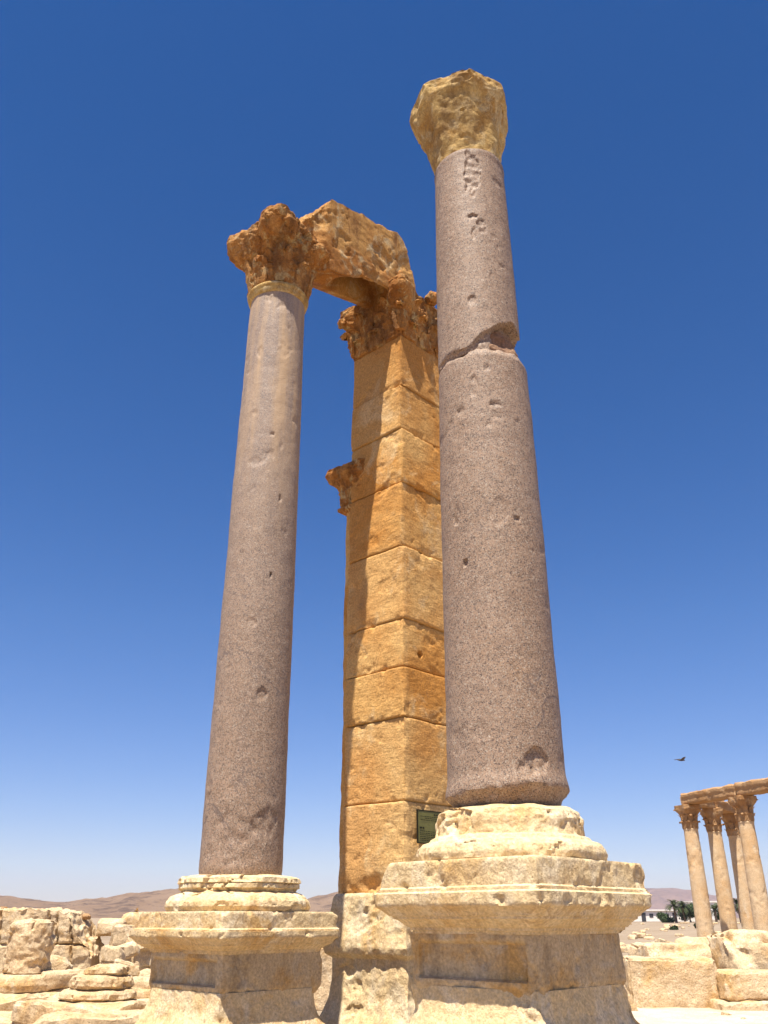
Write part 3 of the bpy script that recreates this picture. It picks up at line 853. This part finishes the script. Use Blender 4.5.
# left: fallen drum on its slab
dr = sweep(dens([(.28, 0), (.325, .02), (.33, .08), (.325, .60), (.31, .66), (.25, .70)], .02), 240,
     lambda p, n: n*(FR(p, 2.2, 5)*.02+FR(p, 7, 6)*.015+.022*FR((p.x+.4*p.z, p.y, p.z*2.2), 4.5, 8)-.05*ss(.2, .45, FR(p, 3, 9))))
dr = clip(dr, (.6,-.1,.9), .745, .03, 3, 5)
p_ = at(26, 974, 14.0)
tag(mesh_obj('column_drum', dr, LIME_RUB, None, (p_.x, p_.y, p_.z), 0), 'rough upright column drum standing on a round slab at the left edge', 'drum')
sl_ = sweep(dens([(.36, 0), (.44, .02), (.46, .10), (.43, .18), (.37, .23)], .02), 200, lambda p, n: n*(FR(p, 3, 15)*.02+FR(p, 9, 16)*.01))
zt_ = p_.z-.225
tag(mesh_obj('round_slab', sl_, LIME_RUB, None, (p_.x-.02, p_.y, zt_), 0), 'round slab directly beneath the upright column drum', 'slab')
stone('flat_slab', 'wide flat slab under the round slab at the left edge', 'slab', 16, 990, 13.8, 1.5, 1.1, .20, 101, ROT, zt_-.19, cuts=3, rnd=.04, amp=.03)
stone('flat_slab', 'lowest broad slab at the lower left corner below the drum', 'slab', 10, 1006, 13.4, 1.7, 1.3, .42, 102, ROT, zt_-.60, cuts=3, rnd=.05)
mound('boulder', 'big boulder buried under the slabs at the lower left corner', 'boulder', 20, 1014, 12.6, 2.8, 2.0, 103, .3, cuts=4, cell=.06)
# small stack of worn discs between drum and pedestal
p2 = at(97, 1000, 12.2); z = p2.z
for k, (rx, h, lab) in enumerate(((.47, .13, 'ragged lower disc of the small stone stack left of the panelled pedestal'), (.39, .16, 'rounded middle disc of the small stone stack left of the panelled pedestal'), (.28, .11, 'domed topmost stone of the small stone stack left of the panelled pedestal'))):
    sd = 111+k
    vf = sweep(dens([(rx*.88, 0), (rx, h*.25), (rx*.99, h*.6), (rx*.92, h*.85), (rx*.74, h)], .016), 180, lambda p, n, sd=sd: n*(FR(p, 3, sd)*.035+FR(p, 10, sd+1)*.014-.03*ss(.2, .5, FR(p, 4, sd+2)))+Vector((0,0,N(p, 3, sd)*.02)))
    tag(mesh_obj('stone_disc', vf, LIME_RUB, None, (p2.x+[0,.03,.08][k], p2.y, z), 0), lab, 'stone', 'stacked worn discs')
    z += h-.012
stone('flat_slab', 'long slab under the small stack of discs', 'slab', 92, 1014, 12.0, 1.5, 1.2, .26, 121, -.5, p2.z-.25, cuts=3)
mound('boulder', 'large block at the bottom edge under the long slab and discs', 'boulder', 90, 1012, 11.5, 1.5, 1.1, 122, .2, cuts=3, cell=.05)
stone('loose_block', 'pale flat block lying between the drum and the disc stack', 'block', 60, 988, 14.2, .7, .6, .22, 123, .6)
mound('boulder', 'buried mound of stone behind the disc stack', 'boulder', 66, 985, 14.6, 2.2, 1.4, 124, .1, cell=.06)
stone('loose_block', 'small flat block between the disc stack and the panelled pedestal', 'block', 139, 990, 14.0, .55, .5, .15, 125, .2)
stone('loose_block', 'low block beneath the small flat block near the panelled pedestal', 'block', 140, 1002, 13.9, .9, .6, .18, 126, -.2)
mound('boulder', 'sloping boulder low beside the panelled pedestal', 'boulder', 142, 1004, 13.4, 1.3, 1.2, 127, .4, cell=.06)
# ruined ashlar wall behind
rw = empty('ruined_wall', at(80, 985, 20), R(4)); rw.location.z = 0
tag(rw, 'ruined low wall of big pale blocks behind the drum at left', 'wall')
m20 = mpp(20)
def wall_block(name, x0, x1, y0, y1, seed, dy=0, dep=1.1, cuts=2, rnd=.06, mat=LIME_RUB):
    A = at(x0, y1, 20+dy); B = at(x1, y0, 20+dy)
    vf = rock(B.x-A.x, dep, B.z-A.z, seed, .045, cuts, .035, rnd, .02)
    o = mesh_obj(name, vf, mat, rw)
    o.location = Vector(((A.x+B.x)/2-rw.location.x, dy, A.z-.0))
    return o
A = at(-40, 1000, 20); B = at(103, 908, 20)
wl, wh = B.x-A.x, B.z-A.z
jz = at(50, 943.5, 20).z-A.z
vf = block(wl, 1.1, wh, .03)
vx = [at(q, 930, 20).x-(A.x+B.x)/2 for q in (12, 58, 66, 80)]; vx2 = [at(q, 960, 20).x-(A.x+B.x)/2 for q in (-8, 36, 76)]
out = []
for p in vf[0]:
    wob = .02*N(p, 3, 5)+.012*N(p, 9, 6)
    d1 = abs(p.z-jz+wob)
    d2 = min(abs(p.x-q+wob+(p.z-jz)*.12) for q in (vx if p.z > jz else vx2))
    e = min(d1, d2)
    o = Vector(p)
    if p.y < -.4: o.y += .11*(1-ss(.004, .034, e))*(.5+.8*max(0, N(p, 2, 8)+.4))+.022*FR(p, 2.2, 9)+.020*FR(p, 7, 10)+.03*ss(.3,.5,FR(p, 3, 12))
    tp = ss(wh*.55, wh, p.z)
    o.z += tp*(-.03-.10*max(0, FR(Vector((p.x, p.y*.6, 0)), 1.6, 13))-.05*FR(p, 6, 14)-.16*ss(.3, 1.6, p.x))
    out.append(o)
vf = clip((out, vf[1]), (.8,-.1,.55), .8*(wl/2-.10)+.55*wh*.62, .09, 15, 3)
mesh_obj('masonry', move(vf, ((A.x+B.x)/2-rw.location.x, 0, A.z)), LIME_RUB, rw)
for k, (x0, x1, y0, y1, dy) in enumerate(((99,128,919,936,.6), (112,134,925,950,-.1), (104,150,945,985,.1), (126,152,912,930,1.2), (128,152,928,948,.4), (134,158,944,970,-.4))):
    wall_block('rubble_block', x0, x1, y0, y1, 151+k, dy, .9, 6, .10)
stone('stone_fragment', 'small reddish stone perched on top of the ruined wall', 'stone', 86, 919.5, 20.2, .18, .18, .12, 161, 0, None, mat=LIME_FARD)
stone('stone_fragment', 'little brown stone on the far left of the ruined wall top', 'stone', 3, 915, 20.3, .22, .18, .16, 162, 0, mat=LIME_FARD)
stone('stone_fragment', 'small rusty stone sitting on the upper left rim of the panelled pedestal', 'stone', 136, 919, 10.35, .075, .075, .05, 163, 0, E_+.085, mat=LIME_CAP)

# right: blocks beyond the big pedestal
pA = at(672, 1012, 17.0)
stone('ashlar_block', 'big rough faced square block lying right of the large pedestal', 'block', 673, 1012, 18.4, 1.62, 1.0, .86, 171, R(-6), 0.0, cuts=1, rnd=.07, amp=.03)
stone('thin_slab', 'thin slab leaning against the left end of the big rough block', 'slab', 631, 1010, 17.6, .16, .9, .85, 172, R(-6), .02, cuts=2, tilt=(0, R(-26)))
stone('boulder', 'rounded pale boulder behind the big rough block, right of a dark crack', 'boulder', 676, 985, 20.5, 1.5, 1.3, 1.10, 173, .2, -.05, cuts=7, rnd=.16, cell=.05)
stone('boulder', 'low sloping boulder just right of the large pedestal', 'boulder', 640, 985, 19.4, 1.6, 1.3, .80, 174, -.3, -.05, cuts=8, rnd=.16, cell=.05)
stone('boulder', 'lumpy boulder in front of the leftmost far column', 'boulder', 712, 985, 22, 1.5, 1.2, 1.18, 175, .5, -.05, cuts=7, rnd=.14, cell=.05)
stone('boulder', 'largest smooth pale boulder below the far columns at the right edge', 'boulder', 764, 985, 19.6, 1.55, 1.4, 1.34, 176, .1, -.05, cuts=4, rnd=.32, amp=.06, cell=.05)
stone('ashlar_block', 'long dressed block under the largest boulder at the right edge', 'block', 764, 1000, 18.0, 1.75, .9, .46, 177, R(3), .20, cuts=1, rnd=.04)
stone('thin_slab', 'thin paving slab beneath the long dressed block at the right edge', 'slab', 762, 1002, 17.9, 1.95, 1.1, .20, 178, R(3), .0, cuts=1, rnd=.02)
stone('boulder', 'squat boulder between the far columns and the wall of blocks', 'boulder', 738, 960, 24, 1.2, .9, 1.05, 179, .7, -.05, cuts=6, rnd=.12)
stone('stone_fragment', 'broken stone chip on the ground right of the big rough block', 'stone', 716, 1008, 16.9, .35, .2, .12, 180, .3, -.07)
# between the pedestals, far behind
stone('boulder', 'sunlit stone seen in the gap between panelled pedestal and pier', 'boulder', 332, 985, 19, 1.3, 1.0, 1.1, 181, .2, -.05, cuts=6)
protos = [rock(.42, .34, .24, 700+k, .03, 8, .03, .045, .012) for k in range(6)]
me_ = []
for k, (px, py, Y, sc_) in enumerate(((58, 965, 15.6, .9), (112, 958, 17.5, 1.2), (122, 966, 16.6, .8), (133, 972, 15.2, .7), (106, 975, 15.5, .8), (119, 979, 14.6, .6), (57, 1000, 12.6, .6), (148, 978, 16, 1.0), (128, 952, 18.6, 1.1), (140, 946, 19.3, 1.2), (64, 979, 14.4, .5), (140, 1012, 12.8, .7))):
    c = at(px, py, Y)
    if k < 6: o = mesh_obj('loose_stone', protos[k], LIME_RUB); me_.append(o)
    else: o = me_[k-6].copy(); COL.objects.link(o)
    o.location = (c.x, c.y, c.z-.1); o.rotation_euler = (.3*math.sin(k*3), .3*math.cos(k*5), k*1.7); o.scale = (sc_,)*3
    tag(o, 'pale rough stone among the loose rubble left of the panelled pedestal', 'stone', 'loose stones at left')
for k, (px, py, Y, sc_) in enumerate(((655, 966, 18.9, .9), (700, 968, 19.2, .8), (640, 948, 22, 1.1), (664, 944, 23, .9), (648, 955, 20.4, .8), (688, 943, 24, 1.1), (718, 958, 20.6, .9), (725, 1009, 16.6, .35), (742, 1014, 16.0, .25), (690, 1014, 16.4, .22))):
    c = at(px, py, Y); o = me_[k % 6].copy(); COL.objects.link(o)
    o.location = (c.x, c.y, max(.02, c.z-.12)); o.rotation_euler = (.2*math.sin(k*2), .3*math.cos(k*4), k*2.1); o.scale = (sc_*1.1, sc_, sc_*.9)
    tag(o, 'pale rough stone among the loose rubble right of the large pedestal', 'stone', 'loose stones at right')
# field of scattered stones
rg = random.Random(12)
lump = [rock(1, .8, .6, 200+k, .12, 6, .06, .12) for k in range(5)]
fm = []
for k in range(170):
    Y = rg.uniform(24, 190); px = rg.uniform(560, 790) if k < 120 else rg.uniform(-30, 380)
    p = at(px, 930, Y); x, y = p.x, p.y
    sz = rg.uniform(.15, .55)*(1+Y/160); rz_ = rg.uniform(0, 6); q1, q2 = rg.uniform(.8, 1.5), rg.uniform(.6, 1)
    if 10 < x < 22 and 34 < Y < 50: continue
    if len(fm) < 5: o = mesh_obj('field_stone', lump[len(fm)], LIME_RUB); fm.append(o)
    else: o = fm[k % 5].copy(); COL.objects.link(o)
    o.location = (x, y, terrain(x, y)-.05); o.rotation_euler = (0, 0, rz_); o.scale = (sz*q1, sz, sz*q2)
    tag(o, 'pale stone scattered on the open dusty plain', 'stone', 'stones scattered on the plain')

# ------------------------------------------------------------------ far colonnade
def far_column(c, lab, seed, r=.352, H_=5.85):
    t = empty('limestone_column', c, rg.uniform(-.3,.3)); tag(t, lab, 'column', 'far colonnade columns')
    mesh_obj('base', sweep(dens([(.52, 0), (.52, .16), (.49, .2), (.50, .27), (.46, .33), (.42, .36), (.43, .42), (.39, .46)], .03), 48, lambda p, n: n*FR(p, 4, seed)*.015), LIME_FAR, t)
    def d(p, n): return n*(FR(p, 1.6, seed)*.007+FR(p, 6, seed+1)*.005-.018*ss(.42, .5, FR(p, 3.2, seed+2)))
    mesh_obj('shaft', sweep(dens([(r, .45), (r*1.0, 1.8), (r*.955, 3.4), (r*.87, H_-1.06), (r*.9, H_-1.04), (r*.9, H_-1.0), (r*.86, H_-.98)], .07), 64, d), LIME_FAR, t)
    lv = []
    for k in range(8):
        rb = lambda z: r*.88*(1+.14*z)
        lv.append(leaf(round_place(rb, k*math.pi/4), .0, .40, .25, .10, seed+k, .04, 8, 6, .7, .02))
        lv.append(leaf(round_place(rb, k*math.pi/4+.39), .22, .46, .22, .13, seed+k+20, .04, 8, 6, .7, .02))
    for k in range(4): lv.append(leaf(round_place(rb, k*math.pi/2+.785), .50, .48, .18, .24, seed+k+40, .06, 8, 6, .6, .03))
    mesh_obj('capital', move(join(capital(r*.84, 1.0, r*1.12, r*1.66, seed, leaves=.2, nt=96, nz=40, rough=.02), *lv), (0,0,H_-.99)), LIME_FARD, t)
    return t
C1 = Vector((13.75, 41.0, 0)); C4 = Vector((15.05, 37.9, 0)); C2 = Vector((15.3, 42.4, 0)); C3 = Vector((17.05, 44.6, 0))
for c in (C1, C2, C3, C4): c.z = terrain(c.x, c.y)-.05
topz = 6.2
for c, lab, sd in ((C1, 'leftmost of the far honey coloured columns, at the corner of the colonnade', 301), (C2, 'second far column from the left, with a patch of shade at its foot', 302), (C3, 'partly hidden far column just behind the nearest one', 303), (C4, 'nearest far column, at the right edge of the picture', 304)):
    far_column(c, lab, sd, H_=topz-c.z-.02)
C5 = C4+(C4-C1); C5.z = terrain(C5.x, C5.y)-.05
far_column(C5, 'far column just beyond the right edge, carrying the end of the long beam', 305, H_=topz-C5.z-.02)
def far_beam(A, B, z, h, wdt, seed, lab, e0=.4, e1=.4, two=True):
    d = (B-A); L = math.hypot(d.x, d.y)+e0+e1; a = math.atan2(d.y, d.x)
    vf = weather(block(L, wdt, h, .06), (L/2, wdt/2, h/2), .03, .05, seed, 2, .014)
    vf = ([p+Vector((0,0,.04*FR(p, 2.5, seed) if p.z > h*.6 else 0))+(Vector((0, math.copysign(.035, p.y), 0)) if h*.52 < p.z < h*.9 else Vector((0,0,0))) for p in vf[0]], vf[1])
    m = (A+B)/2+Vector((d.x, d.y, 0)).normalized()*(e1-e0)/2
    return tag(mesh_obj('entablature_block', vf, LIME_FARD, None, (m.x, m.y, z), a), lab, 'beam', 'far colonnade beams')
far_beam(C1, C4, topz, .50, .62, 401, 'far stone beam joining the corner column and the nearest column', .02, -.01)
far_beam(C4, C5, topz, .53, .62, 402, 'far stone beam running out of the picture from the nearest column', -.01, .4)
far_beam(C1, C2, topz-.005, .48, .58, 403, 'far stone beam going back from the corner column', -.35, -.01)
far_beam(C2, C3, topz-.005, .47, .58, 404, 'rearmost far stone beam over the half hidden column', -.01, .5)
stone('loose_block', 'broken block standing on the corner of the far colonnade', 'block', 685, 797, 41.0, .34, .34, .42, 411, .4, topz-.01, mat=LIME_FAR, cell=.06)
stone('loose_block', 'low block lying at the foot of the half hidden far column', 'block', 744, 925, 46, 1.3, .9, .55, 412, .2, .2, mat=LIME_FAR, cell=.1)

# ------------------------------------------------------------------ white building, palms, shrubs
bY = 230
bA, bB = at(628, 919, bY), at(700, 919, bY)
gz = terrain((bA.x+bB.x)/2, bY)
bl = empty('white_building', ((bA.x+bB.x)/2, bY, gz), R(-4)); tag(bl, 'long low white building on the plain beside the palms', 'building')
Wd = bB.x-bA.x
mesh_obj('wall', block(Wd, 7, 2.3, 2.0), M_WALL, bl, smooth=False)
mesh_obj('roof', move(block(Wd+.8, 7.8, .3, 2.0), (0,0,2.31)), M_WALL, bl, smooth=False)
for k in range(9):
    x = -Wd/2+1.4+k*(Wd-2.8)/8
    if k in (1, 5): mesh_obj('door', move(block(1.0, .1, 1.9, .5), (x, -3.52, .02)), M_WIN, bl, smooth=False)
    else: mesh_obj('window', move(block(.9, .1, .8, .4), (x, -3.52, .9)), M_WIN, bl, smooth=False)
bl2 = empty('white_house', (*at(705, 917, 300).xy, terrain(95, 280)), R(10)); tag(bl2, 'small pale flat roofed house far behind the columns', 'house')
mesh_obj('wall', block(12, 8, 5.0, 2.0), M_WALL, bl2, smooth=False)
mesh_obj('roof', move(block(12.5, 8.5, .4, 2.0), (0,0,5.01)), M_WALL, bl2, smooth=False)
for k in range(4): mesh_obj('window', move(block(1.2, .1, 1.2, .6), (-4.2+2.8*k, -4.02, 2.4)), M_WIN, bl2, smooth=False)

def frond(rg, L, up, az):
    vs, fs = [], []
    n = 12
    pts = []
    p = Vector((0,0,0)); e = up
    for k in range(n+1):
        pts.append(p.copy()); p = p+Vector((math.cos(az)*math.cos(e), math.sin(az)*math.cos(e), math.sin(e)))*L/n; e -= .085+.018*k*rg.random()
    sd = Vector((-math.sin(az), math.cos(az), 0))
    for k in range(1, n+1):
        for s in (-1, 1):
            for h in (0, .5):
                b = pts[k]*(1-h)+pts[k-1]*h
                ll = L*.26*math.sin(math.pi*min(1, (k+.3)/(n+1.6)))**.6
                d = (sd*s+(pts[k]-pts[k-1]).normalized()*.7+Vector((0,0,-.35*rg.random()))).normalized()
                wv = (pts[k]-pts[k-1])*.22
                i = len(vs); vs += [b-wv, b+wv, b+d*ll]; fs.append((i, i+1, i+2))
    for k in range(n):
        i = len(vs); wv = sd*.03*(1-k/n)+Vector((0,0,.001)); vs += [pts[k]-wv, pts[k]+wv, pts[k+1]+wv*.9, pts[k+1]-wv*.9]; fs.append((i, i+1, i+2, i+3))
    return vs, fs
def palm(px, Y, h, lab, seed):
    rg = random.Random(seed); c = at(px, 918, Y); gz = terrain(c.x, c.y)
    t = empty('palm_tree', (c.x, c.y, gz), rg.uniform(0, 6)); tag(t, lab, 'palm', 'palms on the plain')
    mesh_obj('trunk', sweep(dens([(.34, -.1), (.27, .3), (.21, h*.5), (.19, h*.9), (.24, h), (.1, h+.15)], .12), 16, lambda p, n: n*(.03*math.sin(p.z*22)+FR(p, 3, seed)*.03)+Vector((.25*math.sin(p.z/h*1.6), 0, 0))), M_TRUNK, t)
    parts = [frond(rg, rg.uniform(1.9, 2.6), rg.uniform(-.2, 1.45), rg.uniform(0, 6.283)) for k in range(46)]
    mesh_obj('crown', move(join(*parts), (.25, 0, h)), M_PALM, t, smooth=False)
def shrub(px, Y, w_, h, lab, seed, nm='shrub'):
    rg = random.Random(seed); c = at(px, 918, Y); gz = terrain(c.x, c.y)
    t = empty(nm, (c.x, c.y, gz), 0); tag(t, lab, 'tree' if nm == 'tree' else 'shrub', 'dark trees on the plain')
    vs, fs = [], []
    cl = [(rg.uniform(-.4,.4)*w_, rg.uniform(-.4,.4)*w_, h*rg.uniform(.25,.85), rg.uniform(.18,.32)*w_) for k in range(11)]
    for (x, y, z, r) in cl:
        for k in range(260):
            d = Vector((rg.gauss(0,1), rg.gauss(0,1), rg.gauss(0,1))).normalized()
            p = Vector((x, y, z))+d*r*rg.uniform(.45,1.08); p.z = max(.1, p.z)
            a = Vector((rg.gauss(0,1), rg.gauss(0,1), rg.gauss(0,1))).normalized()*.20; b = a.cross(d).normalized()*.11
            i = len(vs); vs += [p-a, p+b, p+a, p-b]; fs.append((i, i+1, i+2, i+3))
    mesh_obj('crown', (vs, fs), M_SHRUB, t, smooth=False)
    stems = [move(sweep(dens([(.11, -.1), (.08, h*.3), (.05, h*.6)], .2), 8), (rg.uniform(-.2,.2), rg.uniform(-.2,.2), 0), (rg.uniform(-.3,.3), rg.uniform(-.3,.3), 0)) for k in range(3)]
    mesh_obj('trunk', join(*stems), M_TRUNK, t)
palm(676, 205, 3.2, 'date palm standing clear at the left of the dark trees', 501)
palm(685, 214, 3.0, 'date palm with its crown against the dark trees', 502)
palm(716, 210, 2.4, 'short date palm between the first two far columns', 503)
palm(741, 200, 3.4, 'date palm between the second and third far columns', 504)
palm(770, 205, 3.6, 'date palm at the right edge behind the nearest far column', 505)
shrub(666, 208, 2.6, 1.9, 'small round bush left of the standing palm', 511)
for k, (px, Y, w_, h, lab) in enumerate(((690, 216, 4.0, 3.8, 'dark bushy tree just left of the corner column'), (699, 222, 4.2, 3.6, 'dark bushy tree half behind the corner column'), (724, 218, 3.6, 2.8, 'dark bushy tree right of the short palm'), (746, 212, 4.2, 4.0, 'dark bushy tree behind the third far column'))):
    shrub(px, Y, w_, h, lab, 521+k, 'tree')
for k, (px, py, Y, lab) in enumerate(((672, 928, 120, 'tiny dry bush left of the corner column'), (697, 929, 130, 'tiny dry bush against the corner column'))):
    shrub(px, Y, .8, .4, lab, 541+k)

# ------------------------------------------------------------------ bird
def bird():
    body = sweep(dens([(.004, -.16), (.018, -.12), (.034, -.05), (.036, .02), (.026, .08), (.024, .11), (.014, .14), (.003, .165)], .012), 20)
    body = move(body, (0,0,0), (0, R(90), 0))
    def wing(s):
        vs, fs = [], []
        n = 10
        for k in range(n+1):
            t = k/n; y = s*(.02+.30*t); ch = .10*(1-t**2.2)*(1+.25*math.sin(t*4))+.012; x = .03-.10*max(0, t-.4)**1.2
            zz = .10*math.sin(t*1.9)-.05*t
            vs += [Vector((x+ch*.45, y, zz)), Vector((x, y, zz+.008)), Vector((x-ch*.55, y, zz-.004)), Vector((x, y, zz-.006))]
        for k in range(n):
            for q in range(4):
                a = k*4+q; b = k*4+(q+1) % 4; fs.append((a, b, b+4, a+4))
        return vs, fs
    tail = ([Vector((-.13,-.012,0)), Vector((-.13,.012,0)), Vector((-.25,.045,.004)), Vector((-.25,-.045,.004)), Vector((-.13,0,.008)), Vector((-.24,0,.012))], [(0,3,2,1), (0,1,4), (4,1,2,5), (0,4,5,3), (3,5,2)])
    return body, wing(-1), wing(1), tail
bo = empty('bird', at(681, 760, 30), R(15)); tag(bo, 'small dark bird gliding in the sky above the far columns', 'bird')
bd, wl, wr, tl = bird()
mesh_obj('body', join(bd, wl, wr, tl), M_BIRD, bo)

# ------------------------------------------------------------------ dusty air
hz = bpy.data.materials.new('dusty_air'); hz.use_nodes = True; ht = hz.node_tree; ht.nodes.clear()
ho = ht.nodes.new('ShaderNodeOutputMaterial'); hv = ht.nodes.new('ShaderNodeVolumePrincipled')
hv.inputs['Color'].default_value = (.80,.80,.95,1); hv.inputs['Density'].default_value = 8e-5; hv.inputs['Anisotropy'].default_value = .0
ht.links.new(hv.outputs[0], ho.inputs['Volume'])
hb = mesh_obj('haze', move(block(15600, 15600, 330, 8000), (0,0,-40)), hz, None, smooth=False)
tag(hb, kind='stuff')
